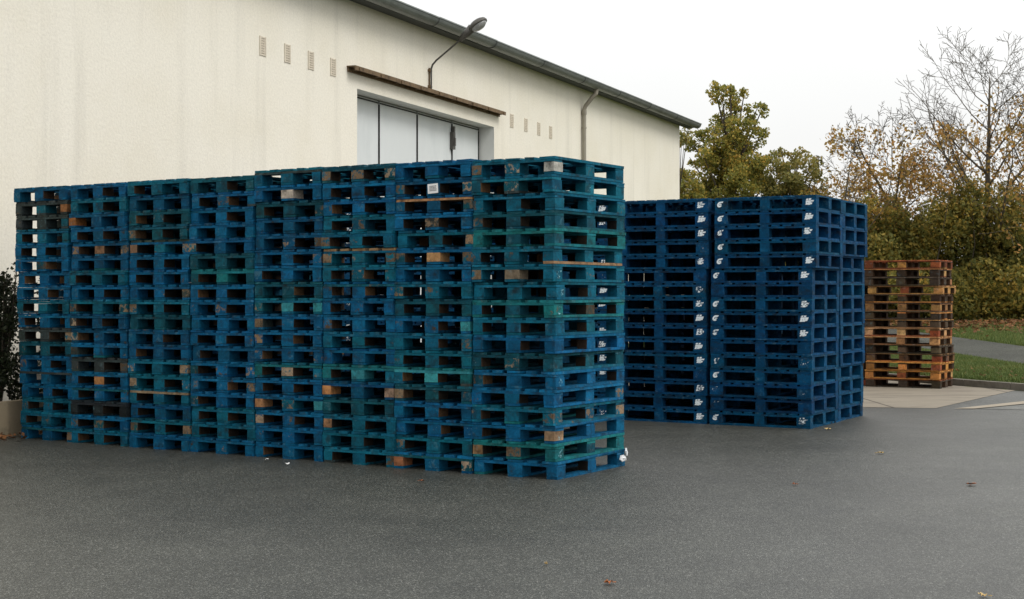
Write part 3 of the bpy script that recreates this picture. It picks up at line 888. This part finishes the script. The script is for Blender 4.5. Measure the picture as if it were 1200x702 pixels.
# ---- the long row of blue exchange pallets
A1 = math.radians(32.2)
U = (-math.cos(A1), math.sin(A1)); V = (math.sin(A1), math.cos(A1))
P0 = (.345, 11.915)
starts = [0, .803, 1.608, 2.416, 3.226, 4.046, 4.876, 5.70]
STACK = {1: 'end stack beside the planter', 2: 'second stack from the planter', 3: 'third stack from the planter', 4: 'fourth stack from the planter',
         5: 'fifth stack from the planter', 6: "third stack from the row's near corner", 7: "second stack from the row's near corner", 8: "stack at the row's near corner"}
bL, bC, bR = ('block', 0, 0), ('block', 1, 0), ('block', 2, 0)
sF, dK = ('stringer', 0), ('deck',)
SPEC = {   # (stack, row from the top): (colour, part overrides, what sets it apart)
 (1,1): (DEEP, {}, ''), (1,2): (BROWN, {bR: (.22,.10,.04)}, 'with rust-brown corner block'), (1,3): (BROWN, {bR: DTEAL}, ''), (1,4): (TEAL, {bL: TEAL}, ''), (1,5): (BLUE, {}, ''),
 (1,6): (BLUE, {bC: TAN}, 'with tan middle block'), (1,7): (BLUE, {}, ''), (1,8): (BLUE, {}, ''), (1,9): (TEAL, {}, ''), (1,10): (BLUE, {}, ''), (1,11): (BROWN, {bR: TAN}, 'with tan corner block'),
 (1,12): (DTEAL, {}, ''), (1,13): (BLUE, {}, ''), (1,14): (BLUE, {}, ''), (1,15): (BLUE, {}, ''), (1,16): (TEAL, {bL: TAN}, 'with tan corner block'), (1,17): (TEAL, {}, ''), (1,18): (BLUE, {}, ''),
 (2,2): (TEAL, {}, ''), (2,3): (DEEP, {bL: (.24,.10,.03)}, 'with rust-brown corner block'), (2,5): (BLUE, {bL: TAN, bC: (.20,.11,.06), bR: TAN}, 'with three bare wood blocks'), (2,8): (BLUE, {}, ''),
 (2,9): (TEAL, {bL: TAN}, 'with tan corner block'), (2,13): (BROWN, {}, ''), (2,14): (BLUE, {bC: ORANGE}, 'with bright orange middle block'), (2,16): (BLACK, {}, ''), (2,17): (BLUE, {bL: TAN, bC: PALE}, 'with pale blocks'), (2,18): (TEAL, {}, ''),
 (3,3): (DTEAL, {}, ''), (3,4): (DTEAL, {bL: BROWN}, ''), (3,5): (BLUE, {bL: (.17,.10,.06), bC: BROWN, bR: TAN}, 'with brown blocks'), (3,6): (BLUE, {}, ''), (3,7): (BLUE, {}, ''), (3,9): (TEAL, {bL: TAN}, 'with tan corner block'),
 (3,14): (TEAL, {bL: TAN, bR: TAN}, 'with two tan corner blocks'), (3,15): (TEAL, {sF: TAN}, 'with bare front board'), (3,17): (TEAL, {bL: TAN, bR: PALE}, 'with pale corner block'), (3,18): (BLUE, {}, ''),
 (4,1): (DTEAL, {}, ''), (4,2): (BLUE, {}, ''), (4,3): (BLUE, {}, ''), (4,4): (BLUE, {}, ''), (4,5): (DEEP, {bL: BROWN}, ''), (4,6): (DTEAL, {}, ''), (4,7): (DTEAL, {sF: GREEN, dK: GREEN, bC: GREEN}, 'with pale green boards'), (4,8): (BLUE, {}, ''),
 (4,10): (BLUE, {}, ''), (4,11): (BLUE, {}, ''), (4,12): (DEEP, {}, ''), (4,14): (BLUE, {bR: TAN}, 'with tan corner block'), (4,15): (BLUE, {bL: PALE}, 'with pale corner block'), (4,16): (TEAL, {}, ''), (4,18): (BLUE, {}, ''),
 (5,1): (TEAL, {}, ''), (5,2): (BLUE, {bC: (.52,.45,.36)}, 'with pale papered middle block'), (5,3): (DTEAL, {}, ''), (5,5): (DEEP, {bR: BROWN}, ''), (5,6): (BLUE, {bR: BROWN}, ''), (5,9): (TEAL, {bL: PALE, bC: LTEAL, bR: LTEAL}, 'with washed-out blocks'), (5,10): (BLUE, {}, ''),
 (5,11): (BLUE, {bL: TAN}, 'with tan corner block'), (5,13): (TEAL, {sF: GREEN, bL: GREEN, bC: BROWN, bR: BROWN}, 'with green front board'), (5,14): (BLUE, {}, ''), (5,15): (BLUE, {bL: (.36,.18,.08), bC: TAN, bR: LTEAL}, 'with rusty corner block'), (5,16): (BLUE, {bL: PALE}, 'with pale corner block'), (5,18): (BLUE, {}, ''),
 (6,1): (DTEAL, {bL: BROWN, bC: BROWN, bR: BROWN}, 'with brown blocks'), (6,2): (BLUE, {}, ''), (6,3): (BLUE, {}, ''), (6,4): (TEAL, {}, ''), (6,5): (TEAL, {bL: PALE}, 'with pale corner block'), (6,6): (TEAL, {dK: (.30,.19,.10), bL: BROWN, bR: TAN}, 'with bare wood top boards'),
 (6,7): (TEAL, {}, ''), (6,13): (TEAL, {sF: GREEN, dK: GREEN, bC: LTEAL, bL: GREEN, bR: TEAL}, 'with pale green boards'), (6,14): (DEEP, {bL: ORANGE, bR: (.34,.24,.16)}, 'with orange corner block'), (6,15): (DTEAL, {bC: DTEAL}, ''), (6,16): (TEAL, {bL: (.3,.17,.08)}, 'with brown corner block'), (6,18): (TEAL, {bR: TAN, bL: TEAL}, 'with tan corner block'),
 (7,1): (BLUE, {}, ''), (7,2): (DEEP, {bL: BROWN, bR: BROWN}, 'with white paper label'), (7,3): (DEEP, {sF: (.33,.17,.08)}, 'with bare orange front board'), (7,5): (TEAL, {bR: TAN, bC: DTEAL}, 'with tan corner block'), (7,6): (BLUE, {bL: TAN, bC: (.44,.23,.10), bR: TAN}, 'with bright wooden middle block'),
 (7,8): (TEAL, {bL: TAN}, 'with tan corner block'), (7,10): (BLUE, {bR: LTEAL}, 'with washed-out corner block'), (7,13): (TEAL, {dK: GREEN, sF: LTEAL, bC: LTEAL, bR: GREEN}, 'with light green boards'), (7,14): (DTEAL, {bR: TAN, bL: BROWN}, 'with tan corner block'), (7,16): (BLUE, {}, 'with square stencils'), (7,18): (BLUE, {bL: (.30,.13,.06)}, 'with rusty corner block'),
 (8,1): (TEAL, {bL: PALE, bC: TAN, bR: (.36,.34,.30)}, 'with bleached corner blocks'), (8,2): (TEAL, {bC: BROWN, bL: DTEAL}, ''), (8,3): (TEAL, {}, ''), (8,4): (DTEAL, {bL: BROWN}, ''), (8,5): (GREEN, {bL: GREEN, bC: DTEAL, bR: DTEAL}, ''), (8,6): (TEAL, {('bottom_board',2): (.30,.17,.09)}, 'with bare bottom board'), (8,7): (TEAL, {bC: (.24,.18,.12), bL: BROWN}, 'with bare middle block'),
 (8,8): (TEAL, {}, ''), (8,9): (GREEN, {bL: TEAL, bC: DTEAL}, ''), (8,10): (TEAL, {}, ''), (8,11): (BLUE, {}, ''), (8,12): (DTEAL, {('bottom_board',2): TEAL}, ''), (8,13): (BLUE, {}, ''), (8,14): (BLUE, {('block',2,2): TAN}, ''), (8,15): (TEAL, {bR: PALE, ('block',2,2): PALE, ('block',2,1): PALE}, 'with pale corner blocks'),
 (8,16): (BLUE, {bR: (.3,.2,.12)}, 'with bare corner block'), (8,17): (GREEN, {bL: (.24,.14,.07), bC: TAN}, 'with two bare wood blocks'), (8,18): (BLUE, {}, ''),
}
NROW = 18
paper = None
for st in range(1, 9):
    k = 8-st
    rng = random.Random(500+st)
    drift = rng.uniform(-.012, .012); dv = rng.uniform(-.012, .012)
    z = 0.0
    for lv in range(NROW):            # from the ground up
        row = NROW-lv
        spec = SPEC.get((st, row))
        if spec: base, ov, feat = spec
        else:
            base = rng.choice([BLUE, BLUE, BLUE, DEEP, DEEP, TEAL, TEAL, DTEAL]); ov, feat = {}, ''
        odd = .055
        root, parts = make_pallet(EURO, 'blue_pallet', base, rng.uniform(.0, .5), ov, rng, odd)
        look = LOOK[id(base)]
        lab = '%s pallet%s, %s in the %s' % (look, ' '+feat if feat else '', ordinal(row-1, NROW), STACK[st])
        if len(lab.split()) > 16: lab = lab.replace(' in the ', ', ').replace("the row's near corner", 'near corner')
        if len(lab.split()) > 16: lab = lab.replace('with ', '')
        assert len(lab.split()) <= 16, lab
        tag(root, lab, 'pallet', 'blue pallets in the long row of stacks')
        # the end stack leans outward, the others wander a little
        lean = (.052-.105*(1-lv/17.0) if st == 1 else (.018*(lv/17.0-.5) if st < 5 else 0))
        if st == 1 and row > 6: lean -= .012
        du = starts[k]+.4+rng.uniform(-.006, .006)+(rng.uniform(-.012, .012) if rng.random() < .3 else 0)+lean
        dd = .6+dv+rng.uniform(-.016, .016)
        root.location = (P0[0]+U[0]*du+V[0]*dd, P0[1]+U[1]*du+V[1]*dd, z)
        root.rotation_euler = (0, 0, -A1+rng.gauss(0, .007))
        z += EH_+.0004+(.0012 if rng.random() < .3 else 0)+{5: .0023, 6: .0019, 7: .0017, 8: .0009}.get(st, 0)
        # marks
        if st == 7 and row == 2:
            b = parts[bC]
            m = MB(); m.box((0, 0, 0), (.108, .0016, .082)); lb = link('paper_label', m.mesh('paper_label', M_PAPER), b)
            lb.location = (-.004, -.6026, .058); lb.rotation_euler = (0, math.radians(-3), 0)
            m = MB()
            for r_ in range(4):
                xx = -.034
                while xx < .034:
                    w = R.uniform(.006, .016); m.box((xx+w/2, -.0015, .020-.012*r_), (w, .001, .007)); xx += w+.004
            ink = link('printed_text', m.mesh('printed_text', M_INK), b); ink.location = lb.location; ink.rotation_euler = lb.rotation_euler
            ink.location.y -= .0012
        if st == 7 and row == 16:
            for q in (bL, bC, bR): mark(parts[q], SQUARE, ((-.35, 0, .35)[q[1]], -.6050, .062), 0, .45, (.16, .36, .42))
        if (st, row) in ((7, 10), (8, 12), (5, 16)): mark(parts[bL if st == 8 else bR], SQUARE, (-.35 if st == 8 else .35, -.6050, .062), 0, .45, (.18, .38, .43))
        if st == 8:
            cm = {6: .30, 7: .55, 8: .45, 9: .42, 10: .3, 13: .5, 16: .45, 17: .55}.get(row, 0)
            if cm: mark(parts[bR], MARK_C[row % 2], (.4045, -.528, .060), math.pi/2, cm, (.30, .60, .68))
            if row == 2: mark(parts[('block', 2, 1)], MARK_T[0], (.4045, 0, .060), math.pi/2, .4, (.4, .6, .66))
ROWTOP = z

# ---- the navy block of larger pallets with stencils
A2 = math.radians(29.6)
U2 = (-math.cos(A2), math.sin(A2)); V2 = (math.sin(A2), math.cos(A2))
P1 = (3.325, 16.38)
NAVY, NAVY2, NAVYT = (.001, .049, .126), (.001, .042, .108), (.001, .056, .126)
NLOOK = {id(NAVY): 'navy', id(NAVY2): 'dark navy', id(NAVYT): 'blue-green navy'}
NST = {'f1': ('front corner stack of the navy block', 0, 0), 'f2': ("navy stack next to the long row's end", 1.245, .02), 'f3': ('navy stack glimpsed through the long row', 2.49, 0),
       'f4': ('third navy stack behind the long row', 3.735, .02), 'f5': ('fourth navy stack behind the long row', 4.98, -.01), 'f6': ('fifth navy stack behind the long row', 6.225, .01), 'f7': ('last navy stack behind the long row', 7.47, 0),
       'b1': ('rear stack of the navy block facing the wooden pallets', 0, 1.06), 'b2': ('unseen rear navy stack added to keep openings dark', 1.31, 1.05)}  # b2 is never seen, added to block light behind the front openings
LC = [1, 1, .75, .85, .9, 1, .12, 1, .95, .75, .35, .6, 1, .5, .4, .85]
LT = [.95, 1, .85, .3, 1, .95, .12, .8, .95, .9, .15, .5, .12, .35, .15, .65]
for key, (desc, du0, dv0) in NST.items():
    rng = random.Random(hash(key) if False else sum(map(ord, key)))
    z = 0; n = 16
    for lv in range(n):
        row = n-lv
        base = rng.choice([NAVY, NAVY, NAVY2, NAVYT])
        root, parts = make_pallet(INDU, 'navy_pallet', base, rng.uniform(0, .15), {}, rng, 0)
        lt = LT[row-1] if key == 'f1' else rng.choice([.35, .6, .75, .9, .9, .2, 1.0]); lc = LC[row-1] if key == 'f1' else rng.choice([.2, .7, 1, 1])
        feat = 'crisp white stencils' if lt > .85 else ('faded stencils' if lt > .4 else 'almost no stencil')
        if key[0] == 'b': feat = 'open short side'
        lab = '%s pallet, %s, %s, %s' % (NLOOK[id(base)], feat, ordinal(row-1, n), desc)
        if len(lab.split()) > 16: lab = '%s pallet, %s, %s' % (NLOOK[id(base)], ordinal(row-1, n), desc)
        tag(root, lab, 'pallet', 'navy pallets stacked beyond the long row')
        lean = {'f1': -.05 if row <= 5 else (-.012+.020*(row-5)/11), 'f2': (.012 if row > 5 else -.01), 'b1': -.03 if row <= 4 else (.0 if row < 13 else .02), 'b2': 0}.get(key, 0)
        du = du0+.6+lean+rng.uniform(-.005, .005); dd = dv0+.5+rng.uniform(-.008, .008)
        root.location = (P1[0]+U2[0]*du+V2[0]*dd, P1[1]+U2[1]*du+V2[1]*dd, z)
        root.rotation_euler = (0, 0, -A2+rng.gauss(0, .004)); z += IH_+.0004+(.001 if rng.random() < .3 else 0)
        if key[0] == 'f':
            zz = .022+.099/2+.012
            wc = (.80, .86, .88)
            mark(parts[bL], rng.choice(MARK_C), (-.535+rng.uniform(-.008, .008), -.5020, zz), 0, lc, wc)
            mark(parts[bR], rng.choice(MARK_T), (.515+rng.uniform(-.008, .008), -.5020, zz), 0, lt, wc)

# ---- bare timber pallets on the concrete
B_ = math.radians(31.5)
U3 = (-math.cos(B_), math.sin(B_)); V3 = (math.sin(B_), math.cos(B_))
WCOL = {'red': (.24, .070, .030), 'dk': (.055, .034, .022), 'gy': (.075, .052, .034), 'yl': (.52, .27, .085), 'br': (.15, .078, .038), 'tan': (.36, .185, .075), 'or': (.50, .215, .058), 'pl': (.46, .27, .13)}
WNAME = {'red': 'red-brown', 'dk': 'dark brown', 'gy': 'grey weathered', 'yl': 'fresh yellow', 'br': 'brown', 'tan': 'tan', 'or': 'bright orange', 'pl': 'pale'}
W1 = ['red', 'dk', 'gy', 'yl', 'dk', 'tan', 'gy', 'dk', 'pl', 'tan', 'gy', 'br', 'or', 'or', 'gy']
W2 = ['br', 'red', 'dk', 'dk', 'br', 'dk', 'or', 'dk', 'br', 'gy', 'or', 'br', 'dk', 'gy']
def wstack(P, rows, desc, seed, grp):
    rng = random.Random(seed); z = .004; n = len(rows)
    for lv in range(n):
        row = n-lv; kcol = rows[row-1]; base = WCOL[kcol]
        ov = {}
        root, parts = make_pallet(WOODP, 'wooden_pallet', base, rng.uniform(0, .4), ov, rng, 0)
        for kk, o in parts.items():
            f = rng.uniform(.6, 1.25)
            if kk[0] == 'deck': f = rng.uniform(1.1, 1.5)  # top boards paler: light from above put into their colour
            if kk[0] == 'stringer': f *= .6  # stringers sit inside, so shade is painted into their colour
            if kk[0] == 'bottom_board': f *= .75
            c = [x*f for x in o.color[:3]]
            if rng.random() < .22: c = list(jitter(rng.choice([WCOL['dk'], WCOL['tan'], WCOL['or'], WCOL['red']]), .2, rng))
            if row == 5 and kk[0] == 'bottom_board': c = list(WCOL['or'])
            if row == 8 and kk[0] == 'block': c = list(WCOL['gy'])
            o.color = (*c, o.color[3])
        lab = '%s wooden pallet, %s in the %s' % (WNAME[kcol], ordinal(row-1, n), desc)
        tag(root, lab, 'pallet', grp)
        du = .6+rng.uniform(-.02, .02); dd = .4+rng.uniform(-.02, .02)
        if row == 4: du -= .05
        du += .03*(lv/14-.5)
        root.location = (P[0]+U3[0]*du+V3[0]*dd, P[1]+U3[1]*du+V3[1]*dd, z)
        root.rotation_euler = (0, 0, math.pi/2-B_+rng.gauss(0, .012)); z += WH_+.0004+rng.choice([0, .001, .002])
wstack((6.72, 23.2), W1, 'wooden stack nearer the lawn', 91, 'bare wooden pallets on the concrete')
wstack((5.70, 23.95), W2, 'wooden stack half hidden by navy pallets', 92, 'bare wooden pallets on the concrete')

# ------------------------------------------------------------------ small litter on the yard
def leaf_obj(px, py, col, size, label):
    p = gpt(px, py)
    m = MB(); n = 15; rim = []
    for k in range(n):
        t = 2*math.pi*k/n; r = size*(.5 if k % 3 else .32)*R.uniform(.8, 1.15)
        rim.append((r*math.cos(t), r*.8*math.sin(t), .006+R.uniform(0, .018)))
    m.v.append((0, 0, .008)); m.v += rim
    for k in range(n): m.f.append((0, 1+k, 1+(k+1) % n))
    m.box((0, -size*.55, .01), (.004, size*.35, .004))
    o = m.build('fallen_leaf', col)
    o.location = (p[0], p[1], .002); o.rotation_euler = (0, 0, R.uniform(0, 6))
    return tag(o, label, 'leaf', 'single leaves fallen on the yard')
ML1 = mat_plain('orange_leaf', (.42, .15, .05), .7, .35, 60.0); ML2 = mat_plain('brown_leaf', (.24, .085, .035), .7, .4, 60.0); ML3 = mat_plain('straw_leaf', (.48, .34, .14), .7, .3, 60.0)
leaf_obj(713, 685, ML1, .058, 'orange leaf lying alone on the asphalt close to the camera')
leaf_obj(1138, 569, ML2, .085, 'red-brown leaf on the open asphalt, larger than the others')
leaf_obj(931, 569, ML2, .045, 'small reddish leaf on asphalt in front of the navy block')
leaf_obj(1032, 532, ML3, .075, 'straw-coloured leaf on pale asphalt beyond the navy block corner')
leaf_obj(970, 504, ML3, .075, 'yellow leaf at the foot of the navy front corner stack')
leaf_obj(1152, 700, ML3, .06, 'straw-coloured leaf at the bottom edge of the picture')
leaf_obj(494, 565, ML2, .05, 'brown leaf on the asphalt just in front of the long blue row')
leaf_obj(640, 663, ML3, .02, 'tiny pale leaf scrap on the asphalt in the foreground')
def scrap(px, py, size, label):
    p = gpt(px, py); m = MB(); n = 9
    pts = [(size*R.uniform(.3, .6)*math.cos(6.283*k/n), size*R.uniform(.2, .5)*math.sin(6.283*k/n), R.uniform(.004, .03)) for k in range(n)]
    m.v.append((0, 0, .022)); m.v += pts
    for k in range(n): m.f.append((0, 1+k, 1+(k+1) % n))
    o = m.build('paper_scrap', M_PAPER); o.location = (p[0], p[1], .002)
    return tag(o, label, 'litter', 'white scraps beside the blue row')
scrap(337, 546, .045, 'white paper scrap on asphalt in front of the fifth stack')
scrap(313, 541, .035, 'crumpled white scrap at the foot of the blue stacks')
# torn film on the far bottom block of the near corner stack
q = (P0[0]+V[0]*1.13, P0[1]+V[1]*1.13)
m = MB(); n = 13
fr = [(R.uniform(.45, 1.0)*(.062*math.cos(6.283*k/n)), R.uniform(.45, 1.0)*(.040*math.sin(6.283*k/n)), -R.uniform(.006, .03)) for k in range(n)]
m.v.append((0, 0, -.045)); m.v += [(a, b, c) for a, b, c in fr]
m.v = [(z_*1.0, x_, y_) for x_, y_, z_ in [(a, b, -c) for a, b, c in m.v]]
for k in range(n): m.f.append((0, 1+k, 1+(k+1) % n))
m.box((.02, .05, .05), (.012, .05, .05), .4, Matrix.Rotation(.5, 3, 'X'))
m.box((.02, -.045, .0), (.012, .06, .04), .2, Matrix.Rotation(-.4, 3, 'X'))
fo = m.build('plastic_scrap', M_PLASTIC); fo.location = (q[0]+math.cos(A1)*.012, q[1]-math.sin(A1)*.012, .075); fo.rotation_euler = (0, 0, -A1)
tag(fo, 'torn white plastic film stuck to the bottom pallet of the near corner stack', 'plastic film')

# ------------------------------------------------------------------ light, sky, camera
EL, AZ = math.radians(48), math.radians(118)     # sun behind thick cloud, right of and behind the camera; azimuth clockwise from +Y
w = bpy.data.worlds.new('World'); SC.world = w; w.use_nodes = True
t = w.node_tree; bg = t.nodes['Background']
sky = t.nodes.new('ShaderNodeTexSky'); sky.sky_type = 'NISHITA'; sky.sun_disc = False
sky.sun_elevation = EL; sky.sun_rotation = AZ; sky.air_density = 1.0; sky.dust_density = 4.0
tc = t.nodes.new('ShaderNodeTexCoord'); sp = t.nodes.new('ShaderNodeSeparateXYZ'); t.links.new(tc.outputs['Generated'], sp.inputs[0])
rp = t.nodes.new('ShaderNodeValToRGB'); e = rp.color_ramp.elements
e[0].position = 0.0; e[0].color = (.66, .66, .655, 1); e[1].position = .75; e[1].color = (1, 1, 1, 1)
e2 = e.new(.10); e2.color = (.70, .70, .69, 1); e3 = e.new(.30); e3.color = (.88, .88, .87, 1)
t.links.new(sp.outputs['Z'], rp.inputs['Fac'])
nz = t.nodes.new('ShaderNodeTexNoise'); nz.inputs['Scale'].default_value = 2.2; nz.inputs['Detail'].default_value = 4
t.links.new(tc.outputs['Generated'], nz.inputs['Vector'])
mr = t.nodes.new('ShaderNodeMapRange'); mr.inputs[3].default_value = 12.2; mr.inputs[4].default_value = 15.2; t.links.new(nz.outputs['Fac'], mr.inputs[0])
sc_ = t.nodes.new('ShaderNodeVectorMath'); sc_.operation = 'SCALE'; t.links.new(rp.outputs[0], sc_.inputs[0]); t.links.new(mr.outputs[0], sc_.inputs['Scale'])
mx = t.nodes.new('ShaderNodeMix'); mx.data_type = 'RGBA'; mx.inputs[0].default_value = .90
t.links.new(sky.outputs[0], mx.inputs[6]); t.links.new(sc_.outputs[0], mx.inputs[7]); t.links.new(mx.outputs[2], bg.inputs['Color'])
bg.inputs['Strength'].default_value = .10

sl = bpy.data.lights.new('sun', 'SUN'); sl.energy = 1.4; sl.angle = math.radians(25); sl.color = (1, .975, .93)
so = bpy.data.objects.new('sun', sl); COL.objects.link(so)
dv = Vector((math.sin(AZ)*math.cos(EL), math.cos(AZ)*math.cos(EL), math.sin(EL)))
so.rotation_euler = dv.to_track_quat('Z', 'Y').to_euler(); so.location = dv*60

cd = bpy.data.cameras.new('camera'); cd.sensor_width = 36; cd.lens = 36*F/1200; cd.shift_y = -(351-HZ)/1200; cd.clip_end = 3000; cd.clip_start = .1
co = bpy.data.objects.new('camera', cd); COL.objects.link(co); co.location = (0, 0, CAMH); co.rotation_euler = (math.pi/2, 0, 0)
SC.camera = co
SC.view_settings.view_transform = 'Standard'; SC.view_settings.look = 'None'; SC.view_settings.exposure = 0.12; SC.view_settings.gamma = 1.0
SC.view_settings.use_curve_mapping = False
SC.cycles.max_bounces = 6; SC.cycles.diffuse_bounces = 4; SC.cycles.transparent_max_bounces = 8
